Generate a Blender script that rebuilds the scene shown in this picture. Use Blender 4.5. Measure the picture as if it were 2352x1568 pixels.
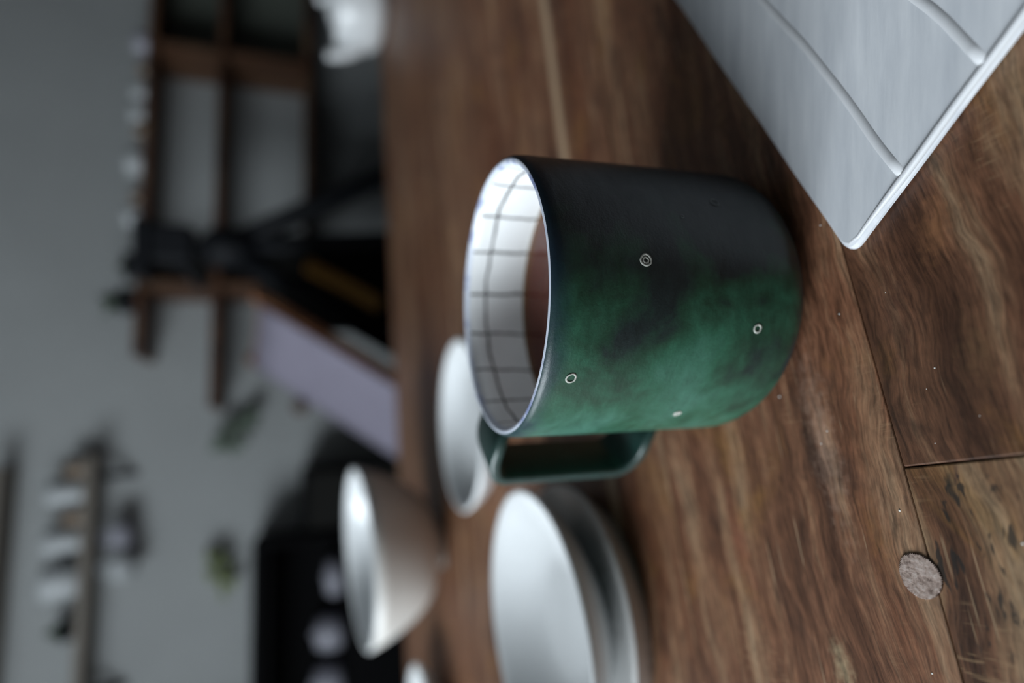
import bpy, bmesh, math, random
from mathutils import Vector, Matrix, noise

random.seed(4)
PI = math.pi
scene = bpy.context.scene
for o in list(bpy.data.objects):
    bpy.data.objects.remove(o, do_unlink=True)
C = scene.collection

# ------------------------------------------------------------------ camera
# The photograph is a portrait shot stored lying on its side: the camera is
# rolled by 90 degrees, so the picture's left is up in the room.
FPX, PITCH, CAM_H = 1327.7, math.radians(19.113), 0.1395
cp, sp = math.cos(PITCH), math.sin(PITCH)
FWD = Vector((0, cp, -sp)); UPV = Vector((0, sp, cp)); RGT = Vector((1, 0, 0))
cam_d = bpy.data.cameras.new('camera')
cam = bpy.data.objects.new('camera', cam_d); C.objects.link(cam)
m = Matrix((-UPV, RGT, -FWD)).transposed().to_4x4()
m.translation = Vector((0, 0, CAM_H))
cam.matrix_world = m
cam_d.sensor_fit = 'HORIZONTAL'; cam_d.sensor_width = 36.0
cam_d.lens = FPX / 2352 * 36.0
cam_d.clip_start = 0.01
cam_d.dof.use_dof = True
cam_d.dof.focus_distance = 0.145
cam_d.dof.aperture_fstop = 3.6
scene.camera = cam

# ------------------------------------------------------------------ light
ROOM_ROT = math.radians(10.0)
TABLE_ROT = math.radians(17.0)
E1 = Vector((math.cos(ROOM_ROT), math.sin(ROOM_ROT), 0))
E2 = Vector((-math.sin(ROOM_ROT), math.cos(ROOM_ROT), 0))
def RM(a, b, z): return E1 * a + E2 * b + Vector((0, 0, z))
WALL_B, LEFT_A, RIGHT_A, FRONT_B = 1.97, -1.55, 2.3, -1.9
FLOOR_Z, CEIL_Z = -0.74, 1.75
WIN_B0, WIN_B1, WIN_Z0, WIN_Z1 = -0.55, 0.80, 0.28, 1.45

world = bpy.data.worlds.new('world'); scene.world = world; world.use_nodes = True
bg = world.node_tree.nodes['Background']
bg.inputs[0].default_value = (0.62, 0.74, 0.85, 1); bg.inputs[1].default_value = 0.8

ld = bpy.data.lights.new('window_daylight', 'AREA')
ld.shape = 'RECTANGLE'; ld.size = WIN_B1 - WIN_B0; ld.size_y = WIN_Z1 - WIN_Z0
ld.energy = 90; ld.color = (0.86, 0.94, 1.0)
lo = bpy.data.objects.new('window_daylight', ld); C.objects.link(lo)
zax = -E1; xax = E2; yax = zax.cross(xax)
lm = Matrix((xax, yax, zax)).transposed().to_4x4()
lm.translation = RM(LEFT_A - 0.16, (WIN_B0 + WIN_B1) / 2, (WIN_Z0 + WIN_Z1) / 2)
lo.matrix_world = lm

vs = scene.view_settings
vs.view_transform = 'Standard'; vs.look = 'None'; vs.gamma = 1.0
vs.use_curve_mapping = False; vs.exposure = 0.0

# ------------------------------------------------------------------ measuring
def ray(px, py):
    a = (1568 - py - 784) / FPX; b = -(px - 1176) / FPX
    return RGT * a + FWD + UPV * b
def on_z(px, py, z=0.0):
    d = ray(px, py); t = (z - CAM_H) / d.z
    return Vector((d.x * t, d.y * t, z))
def at(px, py, Y):
    d = ray(px, py); t = Y / d.y
    return Vector((d.x * t, Y, CAM_H + d.z * t))
def at_wall(px, py, off=0.0):
    """(a, z) in room axes of a sight onto a plane standing off the back wall"""
    d = ray(px, py); t = (WALL_B - off) / d.dot(E2)
    return d.dot(E1) * t, CAM_H + d.z * t

# ------------------------------------------------------------------ materials
def srgb(r, g, b):
    def f(c):
        c /= 255.0
        return c / 12.92 if c <= 0.04045 else ((c + 0.055) / 1.055) ** 2.4
    return (f(r), f(g), f(b), 1)

class NT:
    def __init__(s, name):
        s.m = bpy.data.materials.new(name); s.m.use_nodes = True
        s.t = s.m.node_tree; s.n = s.t.nodes; s.l = s.t.links
        s.b = s.n['Principled BSDF']; s.out = s.n['Material Output']
    def add(s, typ, **kw):
        n = s.n.new(typ)
        for k, v in kw.items(): setattr(n, k, v)
        return n
    def put(s, sock, v):
        if isinstance(v, bpy.types.NodeSocket): s.l.new(v, sock)
        elif v is not None: sock.default_value = v
    def coord(s): return s.add('ShaderNodeTexCoord').outputs['Object']
    def map(s, vec, scale=(1, 1, 1), rot=(0, 0, 0), loc=(0, 0, 0)):
        n = s.add('ShaderNodeMapping'); s.put(n.inputs['Vector'], vec)
        n.inputs['Scale'].default_value = scale; n.inputs['Rotation'].default_value = rot
        n.inputs['Location'].default_value = loc
        return n.outputs[0]
    def noise(s, vec, scale=1, detail=3, rough=0.55, dist=0.0, col=False):
        n = s.add('ShaderNodeTexNoise'); s.put(n.inputs['Vector'], vec)
        n.inputs['Scale'].default_value = scale; n.inputs['Detail'].default_value = detail
        n.inputs['Roughness'].default_value = rough; n.inputs['Distortion'].default_value = dist
        return n.outputs['Color' if col else 'Fac']
    def math(s, op, a, b=None, c=None, clamp=False):
        n = s.add('ShaderNodeMath', operation=op, use_clamp=clamp)
        s.put(n.inputs[0], a)
        if b is not None: s.put(n.inputs[1], b)
        if c is not None: s.put(n.inputs[2], c)
        return n.outputs[0]
    def vmath(s, op, a, b=None):
        n = s.add('ShaderNodeVectorMath', operation=op)
        s.put(n.inputs[0], a)
        if b is not None: s.put(n.inputs[1], b)
        return n.outputs['Value' if op in ('DISTANCE', 'LENGTH') else 'Vector']
    def sep(s, v):
        n = s.add('ShaderNodeSeparateXYZ'); s.put(n.inputs[0], v); return n.outputs
    def comb(s, x, y, z):
        n = s.add('ShaderNodeCombineXYZ')
        for i, q in enumerate((x, y, z)): s.put(n.inputs[i], q)
        return n.outputs[0]
    def mix(s, fac, a, b, mode='MIX'):
        n = s.add('ShaderNodeMix', data_type='RGBA', blend_type=mode)
        s.put(n.inputs[0], fac); s.put(n.inputs[6], a); s.put(n.inputs[7], b)
        return n.outputs[2]
    def ramp(s, fac, stops):
        n = s.add('ShaderNodeValToRGB'); s.put(n.inputs[0], fac)
        e = n.color_ramp.elements
        while len(e) < len(stops): e.new(0.5)
        for el, (p, c) in zip(e, stops):
            el.position = p
            el.color = c if isinstance(c, tuple) else (c, c, c, 1)
        return n.outputs[0]
    def step(s, v, lo, hi):
        n = s.add('ShaderNodeMapRange', interpolation_type='SMOOTHSTEP'); s.put(n.inputs[0], v)
        n.inputs[1].default_value = lo; n.inputs[2].default_value = hi
        return n.outputs[0]
    def bump(s, h, dist=0.001, strength=0.5, normal=None):
        n = s.add('ShaderNodeBump'); s.put(n.inputs['Height'], h)
        n.inputs['Distance'].default_value = dist; n.inputs['Strength'].default_value = strength
        if normal is not None: s.put(n.inputs['Normal'], normal)
        return n.outputs[0]
    def done(s, color=None, rough=None, normal=None, spec=None, **kw):
        s.put(s.b.inputs['Base Color'], color); s.put(s.b.inputs['Roughness'], rough)
        if normal is not None: s.put(s.b.inputs['Normal'], normal)
        if spec is not None: s.put(s.b.inputs['Specular IOR Level'], spec)
        for k, v in kw.items(): s.put(s.b.inputs[k.replace('_', ' ')], v)
        return s.m

def simple(name, col, rough=0.5, var=0.12, scale=20, bump=0.0, spec=0.4):
    k = NT(name); v = k.coord()
    n = k.noise(v, scale, 4)
    d = tuple(c * (1 - var) for c in col[:3]) + (1,)
    l = tuple(min(1, c * (1 + var)) for c in col[:3]) + (1,)
    colr = k.ramp(n, [(0.3, d), (0.7, l)])
    nm = k.bump(n, bump, 0.5) if bump else None
    return k.done(colr, rough, nm, spec)

def wood_mat(name, seed, tone=(1, 1, 1), light=1.0, dashes=False, warp=0.02, pale_edge=None, stains_and_sheen=()):
    k = NT(name); v = k.coord()
    P = k.map(v, loc=(seed * 1.37, seed * 0.71, seed))
    w = k.noise(k.map(P, (5, 9, 1)), 1, 2, 0.5)
    w2 = k.noise(k.map(P, (30, 34, 1)), 1, 3, 0.55)
    x, y, z = k.sep(P)
    yw = k.math('ADD', y, k.math('MULTIPLY', k.math('SUBTRACT', w, 0.5), warp * 2))
    yw = k.math('ADD', yw, k.math('MULTIPLY', k.math('SUBTRACT', w2, 0.5), warp * 0.4))
    Q = k.comb(x, yw, z)
    streak = k.noise(k.map(Q, (7, 75, 1)), 1, 7, 0.68, 0.25)
    broad = k.noise(k.map(Q, (3.0, 24, 1)), 1, 3, 0.5, 0.3)
    fiber = k.noise(k.map(Q, (70, 700, 1)), 1, 4, 0.65, 0.35)
    fine = k.noise(k.map(Q, (160, 1500, 40)), 1, 2, 0.6)
    patch = k.noise(k.map(P, (22, 34, 1)), 1, 5, 0.62, 0.5)
    def T(c): return tuple(min(1, c[i] * tone[i] * light) for i in range(3)) + (1,)
    colr = k.ramp(streak, [(0.30, T(srgb(64, 40, 30))), (0.42, T(srgb(102, 68, 50))), (0.50, T(srgb(126, 86, 64))),
                           (0.58, T(srgb(146, 110, 84))), (0.72, T(srgb(180, 150, 120)))])
    red = k.step(broad, 0.5, 0.68)
    colr = k.mix(k.math('MULTIPLY', red, 0.6), colr, T(srgb(108, 62, 40)))
    och = k.step(patch, 0.54, 0.72)
    colr = k.mix(k.math('MULTIPLY', och, 0.5), colr, T(srgb(150, 108, 58)))
    dk = k.step(patch, 0.46, 0.3)
    colr = k.mix(k.math('MULTIPLY', dk, 0.6), colr, T(srgb(66, 46, 38)))
    fb = k.ramp(fiber, [(0.3, 0.42), (0.5, 0.95), (0.72, 1.3)])
    colr = k.mix(0.85, colr, fb, 'MULTIPLY')
    ff = k.ramp(fine, [(0.3, 0.62), (0.6, 1.1)])
    colr = k.mix(0.9, colr, ff, 'MULTIPLY')
    bl = k.ramp(k.noise(k.map(P, (170, 320, 1)), 1, 4, 0.7, 0.6), [(0.34, 0.62), (0.5, 1.0), (0.68, 1.28)])
    colr = k.mix(0.55, colr, bl, 'MULTIPLY')
    # cross-grain flecks
    cm = k.step(k.noise(k.map(P, (20, 26, 1), loc=(3, 8, 1)), 1, 3), 0.55, 0.66)
    cf = k.step(k.noise(k.map(P, (1100, 130, 1)), 1, 2), 0.54, 0.68)
    colr = k.mix(k.math('MULTIPLY', k.math('MULTIPLY', cm, cf), 0.45), colr, T(srgb(172, 138, 106)))
    # scratches: straight hair lines of three directions
    for rot, sc in ((0.9, (14, 900, 1)), (-0.55, (18, 1100, 1)), (1.45, (16, 1000, 1))):
        ln = k.step(k.noise(k.map(P, sc, rot=(0, 0, rot)), 1, 1, 0.5, 0.15), 0.69, 0.73)
        ms = k.step(k.noise(k.map(P, (45, 45, 1), loc=(rot, 2, 5)), 1, 2), 0.52, 0.62)
        colr = k.mix(k.math('MULTIPLY', k.math('MULTIPLY', ln, ms), 0.6), colr, T(srgb(190, 160, 130)))
    if dashes:
        ds = k.step(k.noise(k.map(P, (150, 420, 1), rot=(0, 0, 0.5)), 1, 2, 0.5, 0.5), 0.6, 0.68)
        dm = k.step(k.noise(k.map(P, (22, 34, 1), loc=(5, 1, 0)), 1, 2), 0.46, 0.6)
        colr = k.mix(k.math('MULTIPLY', k.math('MULTIPLY', ds, dm), 0.85), colr, srgb(34, 32, 30))
    for (sx, sy, rx, ry, ang, cst, st_f) in stains_and_sheen:
        sv = k.map(k.vmath('SUBTRACT', v, (sx, sy, 0)), (1, 1, 0), rot=(0, 0, ang))
        sv = k.vmath('MULTIPLY', sv, (1 / rx, 1 / ry, 0))
        dd = k.math('ADD', k.vmath('LENGTH', sv), k.math('MULTIPLY', k.math('SUBTRACT', k.noise(v, 420, 3), 0.5), 1.6))
        colr = k.mix(k.math('MULTIPLY', k.step(dd, 1.0, -0.3), st_f), colr, k.mix(0.8, cst, fb, 'MULTIPLY'))
    if pale_edge:
        yy = k.sep(v)[1]
        e = k.step(k.math('ABSOLUTE', k.math('SUBTRACT', k.math('ADD', yy, k.math('MULTIPLY', k.math('SUBTRACT', w, 0.5), 0.012)), pale_edge[0])), pale_edge[1], pale_edge[1] * 0.45)
        colr = k.mix(k.math('MULTIPLY', e, 0.75), colr, srgb(176, 152, 124))
    h = k.math('ADD', k.math('MULTIPLY', fiber, 0.6), k.math('MULTIPLY', fine, 0.4))
    n1 = k.bump(h, 0.0006, 0.35)
    n2 = k.bump(broad, 0.002, 0.3, n1)
    rg = k.ramp(streak, [(0.3, 0.42), (0.7, 0.56)])
    return k.done(colr, rg, n2, 0.38)

def ceramic(name, col=(0.72, 0.74, 0.75, 1), rough=0.22, brushed=False, worn=False):
    k = NT(name); v = k.coord()
    n = k.noise(v, 14, 4)
    c2 = tuple(c * 0.9 for c in col[:3]) + (1,)
    colr = k.ramp(n, [(0.3, c2), (0.65, col)])
    hh = n; bd = 0.0008
    if brushed:
        s_ = k.noise(k.map(v, (25, 190, 1), rot=(0, 0, 0.25)), 1, 5, 0.6)
        colr = k.mix(0.55, colr, k.ramp(s_, [(0.3, srgb(196, 200, 206)), (0.7, srgb(250, 250, 250))]), 'MULTIPLY')
        hh = s_; bd = 0.0006
    if worn:
        wv = k.noise(k.map(v, (60, 60, 200)), 1, 4, 0.7)
        colr = k.mix(k.math('MULTIPLY', k.step(wv, 0.6, 0.7), 0.55), colr, srgb(120, 100, 86))
    return k.done(colr, rough, k.bump(hh, bd, 0.35), 0.5)

M = {}
M['wall'] = simple('wall_plaster', srgb(150, 153, 153), 0.85, 0.05, 3, 0.002, 0.2)
M['ceiling'] = simple('ceiling_paint', srgb(128, 130, 130), 0.9, 0.04, 3)
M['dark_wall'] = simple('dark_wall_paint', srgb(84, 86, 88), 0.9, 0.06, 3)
M['floor'] = simple('floor_board', srgb(70, 58, 50), 0.55, 0.2, 6)
M['white_paint'] = simple('white_paint', srgb(225, 226, 224), 0.5, 0.05, 8)
M['shelf_wood'] = wood_mat('shelf_wood', 31, (0.92, 0.92, 0.9), 0.46)
M['grey_wood'] = simple('grey_brown_board', srgb(112, 106, 98), 0.7, 0.1, 9)
M['pale_wood'] = wood_mat('pale_wood', 37, (1.1, 1.0, 0.86), 1.0)
M['black'] = simple('black_lacquer', (0.003, 0.003, 0.0035, 1), 0.7, 0.2, 9, spec=0.05)
M['black_metal'] = simple('black_metal', (0.007, 0.008, 0.010, 1), 0.6, 0.2, 30, spec=0.15)
M['black_cloth'] = simple('black_cloth', (0.012, 0.012, 0.011, 1), 0.9, 0.3, 60, 0.002, 0.15)
M['tan'] = simple('tan_leather', srgb(228, 170, 92), 0.6, 0.2, 18)
M['lilac'] = simple('lilac_canvas', srgb(126, 122, 136), 0.9, 0.06, 12, 0.001, 0.2)
M['green_panel'] = simple('green_grey_board', srgb(92, 98, 90), 0.8, 0.1, 6)
M['leaf'] = simple('dark_leaf', srgb(50, 68, 46), 0.6, 0.3, 40)
M['sage'] = simple('dried_sage', srgb(92, 104, 92), 0.8, 0.3, 40)
M['pale_leaf'] = simple('pale_leaf', srgb(120, 132, 84), 0.7, 0.25, 40)
M['twig'] = simple('twig_bark', srgb(88, 70, 60), 0.8, 0.25, 60)
M['grey_ceramic'] = ceramic('grey_ceramic', srgb(150, 150, 160), 0.35)
M['brown_ceramic'] = ceramic('brown_ceramic', srgb(120, 104, 88), 0.4)
M['ceramic'] = ceramic('white_ceramic')
M['ceramic_dim'] = ceramic('dim_white_ceramic', srgb(170, 174, 176), 0.45)
M['ceramic_warm'] = ceramic('warm_white_ceramic', (0.72, 0.70, 0.66, 1), 0.35)
M['ceramic_worn'] = ceramic('worn_white_ceramic', (0.68, 0.68, 0.67, 1), 0.3, worn=True)
M['slab'] = ceramic('brushed_white_glaze', (0.74, 0.76, 0.79, 1), 0.28, brushed=True)
M['slab_ridge'] = ceramic('bare_white_clay', (0.64, 0.65, 0.67, 1), 0.4)
M['crumb'] = simple('crumb', srgb(236, 236, 232), 0.7, 0.05, 300)
M['soil'] = simple('soil', srgb(40, 32, 26), 0.9, 0.3, 60)

# ------------------------------------------------------------------ mesh helpers
def mesh_obj(name, bm, mat, parent=None, smooth=False, loc=None):
    me = bpy.data.meshes.new(name)
    bmesh.ops.recalc_face_normals(bm, faces=bm.faces[:])
    bm.to_mesh(me); bm.free()
    if mat is not None: me.materials.append(mat)
    if smooth:
        for p in me.polygons: p.use_smooth = True
    o = bpy.data.objects.new(name, me); C.objects.link(o)
    if parent is not None: o.parent = parent
    if loc is not None: o.location = loc
    return o
def thing(name, label, cat, loc=(0, 0, 0), rotz=0.0, group=None):
    o = bpy.data.objects.new(name, None); C.objects.link(o)
    o.empty_display_size = 0.05
    o.location = loc; o.rotation_euler = (0, 0, rotz)
    return tag(o, label, cat, group)
def tag(o, label, cat, group=None):
    o['label'] = label; o['category'] = cat
    if group: o['group'] = group
    return o
def struct(o, label=None):
    o['kind'] = 'structure'
    if label: o['label'] = label
    return o
def dup(root, loc, rotz, label=None):
    r = root.copy(); C.objects.link(r); r.location = loc; r.rotation_euler = (0, 0, rotz)
    if label: r['label'] = label
    for ch in list(root.children):
        c = ch.copy(); C.objects.link(c); c.parent = r
        for g in list(ch.children):
            d = g.copy(); C.objects.link(d); d.parent = c
    return r
def box(bm, x0, x1, y0, y1, z0, z1, bev=0.0, seg=2):
    vs_ = [bm.verts.new((x, y, z)) for x in (x0, x1) for y in (y0, y1) for z in (z0, z1)]
    q = [(0, 1, 3, 2), (4, 6, 7, 5), (0, 4, 5, 1), (2, 3, 7, 6), (0, 2, 6, 4), (1, 5, 7, 3)]
    fs = [bm.faces.new([vs_[i] for i in f]) for f in q]
    if bev > 0:
        es = list({e for f in fs for e in f.edges})
        bmesh.ops.bevel(bm, geom=es, offset=bev, segments=seg, profile=0.5, affect='EDGES')
    return bm
def box_obj(name, dims, mat, parent=None, bev=0.003, seg=2, loc=None):
    bm = bmesh.new(); box(bm, *dims, bev=bev, seg=seg)
    return mesh_obj(name, bm, mat, parent, loc=loc)
def lathe(prof, seg=64, wob=0.0, seed=0.0, closed=False, tilt=None):
    """revolve (r, z) pairs; poles collapse to one vertex"""
    bm = bmesh.new(); rings = []
    def W(r, z, a):
        if wob and r > 1e-5:
            n = noise.noise(Vector((math.cos(a) * 1.3 + seed, math.sin(a) * 1.3, z * 18)))
            r = r + wob * n
        if tilt:
            zt = max(0.0, z - tilt[2]) / tilt[3]
            z = z + zt * (tilt[0] * r * math.cos(a) + tilt[1] * r * math.sin(a))
        return (r * math.cos(a), r * math.sin(a), z)
    for r, z in prof:
        if r < 1e-6: rings.append([bm.verts.new((0, 0, z))])
        else: rings.append([bm.verts.new(W(r, z, 2 * PI * i / seg)) for i in range(seg)])
    pairs = list(zip(rings, rings[1:])) + ([(rings[-1], rings[0])] if closed else [])
    for A, B in pairs:
        for i in range(seg):
            j = (i + 1) % seg
            if len(A) == 1 and len(B) == 1: continue
            if len(A) == 1: bm.faces.new((A[0], B[i], B[j]))
            elif len(B) == 1: bm.faces.new((A[i], A[j], B[0]))
            else: bm.faces.new((A[i], A[j], B[j], B[i]))
    return bm
def arc(cx, cz, r, a0, a1, n):
    return [(cx + r * math.cos(a0 + (a1 - a0) * i / n), cz + r * math.sin(a0 + (a1 - a0) * i / n)) for i in range(n + 1)]
def tube(bm, pts, rad, seg=10, cap=True, up=None):
    pts = [Vector(p) for p in pts]; n = len(pts); rings = []
    prev = None
    for i, p in enumerate(pts):
        t = (pts[min(i + 1, n - 1)] - pts[max(i - 1, 0)]).normalized()
        if prev is None:
            ref = Vector((0, 0, 1)) if abs(t.z) < 0.9 else Vector((1, 0, 0))
            u = t.cross(ref).normalized()
        else:
            u = (prev - t * prev.dot(t)).normalized()
        prev = u; w = t.cross(u)
        r = rad[i] if isinstance(rad, (list, tuple)) else rad
        rings.append([bm.verts.new(p + (u * math.cos(2 * PI * k / seg) + w * math.sin(2 * PI * k / seg)) * r) for k in range(seg)])
    for A, B in zip(rings, rings[1:]):
        for k in range(seg):
            j = (k + 1) % seg
            bm.faces.new((A[k], A[j], B[j], B[k]))
    if cap:
        bm.faces.new(rings[0][::-1]); bm.faces.new(rings[-1])
    return bm
def bezier(p0, p1, p2, n=12):
    p0, p1, p2 = Vector(p0), Vector(p1), Vector(p2)
    return [p0 * (1 - t) ** 2 + p1 * 2 * t * (1 - t) + p2 * t * t for t in [i / n for i in range(n + 1)]]
def fillet(pts, r, n=6):
    out = [Vector(pts[0])]
    for a, b, c in zip(pts, pts[1:], pts[2:]):
        a, b, c = Vector(a), Vector(b), Vector(c)
        d1 = (a - b); d2 = (c - b); rr = min(r, d1.length * 0.48, d2.length * 0.48)
        out += bezier(b + d1.normalized() * rr, b, b + d2.normalized() * rr, n)
    out.append(Vector(pts[-1]))
    return out
def bar(bm, p, q, w, h):
    """square bar between two points"""
    p, q = Vector(p), Vector(q); t = (q - p).normalized()
    ref = Vector((0, 0, 1)) if abs(t.z) < 0.95 else Vector((1, 0, 0))
    u = t.cross(ref).normalized() * w / 2; v = u.cross(t).normalized() * h / 2
    A = [bm.verts.new(p + s * u + r * v) for s, r in ((-1, -1), (1, -1), (1, 1), (-1, 1))]
    B = [bm.verts.new(q + s * u + r * v) for s, r in ((-1, -1), (1, -1), (1, 1), (-1, 1))]
    fs = [bm.faces.new(A[::-1]), bm.faces.new(B)]
    for i in range(4):
        j = (i + 1) % 4; fs.append(bm.faces.new((A[i], A[j], B[j], B[i])))
    return bm

# ------------------------------------------------------------------ the room
def room_box(name, a0, a1, b0, b1, z0, z1, mat, bev=0.0):
    bm = bmesh.new(); box(bm, a0, a1, b0, b1, z0, z1, bev)
    o = mesh_obj(name, bm, mat); o.rotation_euler = (0, 0, ROOM_ROT)
    return struct(o)
T = 0.12
room_box('floor', LEFT_A - T, RIGHT_A + T, FRONT_B - T, WALL_B + T, FLOOR_Z - T, FLOOR_Z, M['floor'])
room_box('ceiling', LEFT_A - T, RIGHT_A + T, FRONT_B - T, WALL_B + T, CEIL_Z, CEIL_Z + T, M['ceiling'])
room_box('wall_back', LEFT_A - T, RIGHT_A + T, WALL_B, WALL_B + T, FLOOR_Z, CEIL_Z, M['wall'])
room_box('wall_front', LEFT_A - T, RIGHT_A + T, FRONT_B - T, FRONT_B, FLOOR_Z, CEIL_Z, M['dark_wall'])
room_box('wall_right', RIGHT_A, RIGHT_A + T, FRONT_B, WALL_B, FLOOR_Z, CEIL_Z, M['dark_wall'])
bm = bmesh.new()
for d in ((FRONT_B, WIN_B0, FLOOR_Z, CEIL_Z), (WIN_B1, WALL_B, FLOOR_Z, CEIL_Z), (WIN_B0, WIN_B1, FLOOR_Z, WIN_Z0), (WIN_B0, WIN_B1, WIN_Z1, CEIL_Z)):
    box(bm, LEFT_A - T, LEFT_A, *d)
wl = mesh_obj('wall_left', bm, M['wall']); wl.rotation_euler = (0, 0, ROOM_ROT); struct(wl)
room_box('baseboard_back', LEFT_A, RIGHT_A, WALL_B - 0.015, WALL_B, FLOOR_Z, FLOOR_Z + 0.09, M['white_paint'], 0.003)
win = bpy.data.objects.new('window_1', None); C.objects.link(win); win.rotation_euler = (0, 0, ROOM_ROT); struct(win)
bm = bmesh.new(); fw = 0.05
box(bm, LEFT_A - 0.09, LEFT_A - 0.03, WIN_B0, WIN_B0 + fw, WIN_Z0, WIN_Z1); box(bm, LEFT_A - 0.09, LEFT_A - 0.03, WIN_B1 - fw, WIN_B1, WIN_Z0, WIN_Z1)
box(bm, LEFT_A - 0.09, LEFT_A - 0.03, WIN_B0 + fw, WIN_B1 - fw, WIN_Z0, WIN_Z0 + fw); box(bm, LEFT_A - 0.09, LEFT_A - 0.03, WIN_B0 + fw, WIN_B1 - fw, WIN_Z1 - fw, WIN_Z1)
wm = (WIN_B0 + WIN_B1) / 2
box(bm, LEFT_A - 0.09, LEFT_A - 0.03, wm - 0.025, wm + 0.025, WIN_Z0 + fw, WIN_Z1 - fw)
mesh_obj('window_frame', bm, M['white_paint'], win)
k = NT('window_glass')
tr = k.add('ShaderNodeBsdfTransparent'); gl = k.add('ShaderNodeBsdfGlossy'); gl.inputs['Roughness'].default_value = 0.02
mx = k.add('ShaderNodeMixShader'); mx.inputs[0].default_value = 0.06
k.l.new(tr.outputs[0], mx.inputs[1]); k.l.new(gl.outputs[0], mx.inputs[2]); k.l.new(mx.outputs[0], k.out.inputs[0])
for b0, b1 in ((WIN_B0 + fw, wm - 0.025), (wm + 0.025, WIN_B1 - fw)):
    box_obj('pane', (LEFT_A - 0.062, LEFT_A - 0.058, b0, b1, WIN_Z0 + fw, WIN_Z1 - fw), k.m, win, 0)
box_obj('window_sill', (LEFT_A - 0.03, LEFT_A + 0.1, WIN_B0 - 0.04, WIN_B1 + 0.04, WIN_Z0 - 0.03, WIN_Z0), M['white_paint'], win, 0.005)

# ------------------------------------------------------------------ table
CT, ST = math.cos(TABLE_ROT), math.sin(TABLE_ROT)
def tloc(p): return (p.x * CT + p.y * ST, -p.x * ST + p.y * CT)
table = thing('wooden_table', 'old worn brown wooden table of wide planks carrying the green mug', 'table', (0, 0, 0), TABLE_ROT)
X0, X1 = -1.0, 1.45
sx, sy = tloc(on_z(2180, 1110)); bx_, by_ = tloc(on_z(1935, 1530)); sheen_x, sheen_y = tloc(on_z(1890, 1010))
W = [wood_mat('table_wood_front', 2, (0.95, 0.96, 0.94), 0.72, stains_and_sheen=((*tloc(on_z(2050, 700)), 0.022, 0.010, 0.1, srgb(60, 40, 34), 0.55), (*tloc(on_z(2150, 520)), 0.012, 0.006, 0.4, srgb(150, 104, 70), 0.5), (*tloc(on_z(2250, 800)), 0.014, 0.007, 0.2, srgb(112, 84, 58), 0.5),)),
     wood_mat('table_wood_front_left', 5.3, (0.96, 1, 0.96), 0.82, dashes=True, stains_and_sheen=((sx, sy, 0.0045, 0.0016, 0.25, srgb(30, 36, 34), 0.85), (sx + 0.002, sy - 0.0022, 0.004, 0.001, 0.3, srgb(44, 30, 38), 0.85))),
     wood_mat('table_wood_pale', 9.1, (0.97, 0.98, 0.97), 1.0, stains_and_sheen=((sheen_x, sheen_y, 0.035, 0.007, 0.0, srgb(190, 158, 138), 0.4), (*tloc(on_z(2010, 1230)), 0.016, 0.006, -0.1, srgb(150, 104, 60), 0.35), (*tloc(on_z(1700, 1250)), 0.03, 0.006, -0.1, srgb(150, 92, 70), 0.5), (bx_, by_, 0.010, 0.005, 0, srgb(196, 176, 140), 0.6))),  # first patch is pale window sheen painted into the wood colour
     wood_mat('table_wood_streaked', 14.6, (0.97, 0.97, 0.95), 0.95, pale_edge=(0.2635, 0.006)),
     wood_mat('table_wood_red', 19.9, (1.0, 0.96, 0.92), 0.95),
     wood_mat('table_wood_grey', 24.4, (0.97, 1.0, 1.0), 1.05)]
butt = tloc(on_z(2090, 1072))[0]
rows = [(-0.20, -0.105, W[4]), (-0.105, 0.0, W[0]), (0.109, 0.2126, W[2]), (0.2126, 0.33, W[3]), (0.33, 0.44, W[4]), (0.44, 0.56, W[5]),
        (0.56, 0.665, W[3]), (0.665, 0.78, W[4]), (0.78, 0.895, W[5]), (0.895, 1.013, W[2])]
def plank(x0, x1, y0, y1, mat, dz=0.0):
    g = 0.00015
    return box_obj('plank', (x0 + g, x1 - g, y0 + g, y1 - g, -0.032, dz), mat, table, 0.0004, 2)
for y0, y1, mt in rows: plank(X0, X1, y0, y1, mt)
plank(X0, butt, 0.0, 0.109, W[1], 0.0)
plank(butt, X1, 0.0, 0.109, W[0])
for nm, d in (('apron', (X0 + 0.12, X1 - 0.12, 0.92, 0.945, -0.13, -0.032)), ('apron', (X0 + 0.12, X1 - 0.12, -0.14, -0.115, -0.13, -0.032)),
              ('apron', (X0 + 0.12, X0 + 0.145, -0.115, 0.92, -0.13, -0.032)), ('apron', (X1 - 0.145, X1 - 0.12, -0.115, 0.92, -0.13, -0.032))):
    box_obj(nm, d, M['shelf_wood'], table, 0.002)
for x in (X0 + 0.08, X1 - 0.16):
    for y in (-0.18, 0.9):
        box_obj('leg', (x, x + 0.08, y, y + 0.08, FLOOR_Z, -0.032), M['shelf_wood'], table, 0.004)
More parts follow.
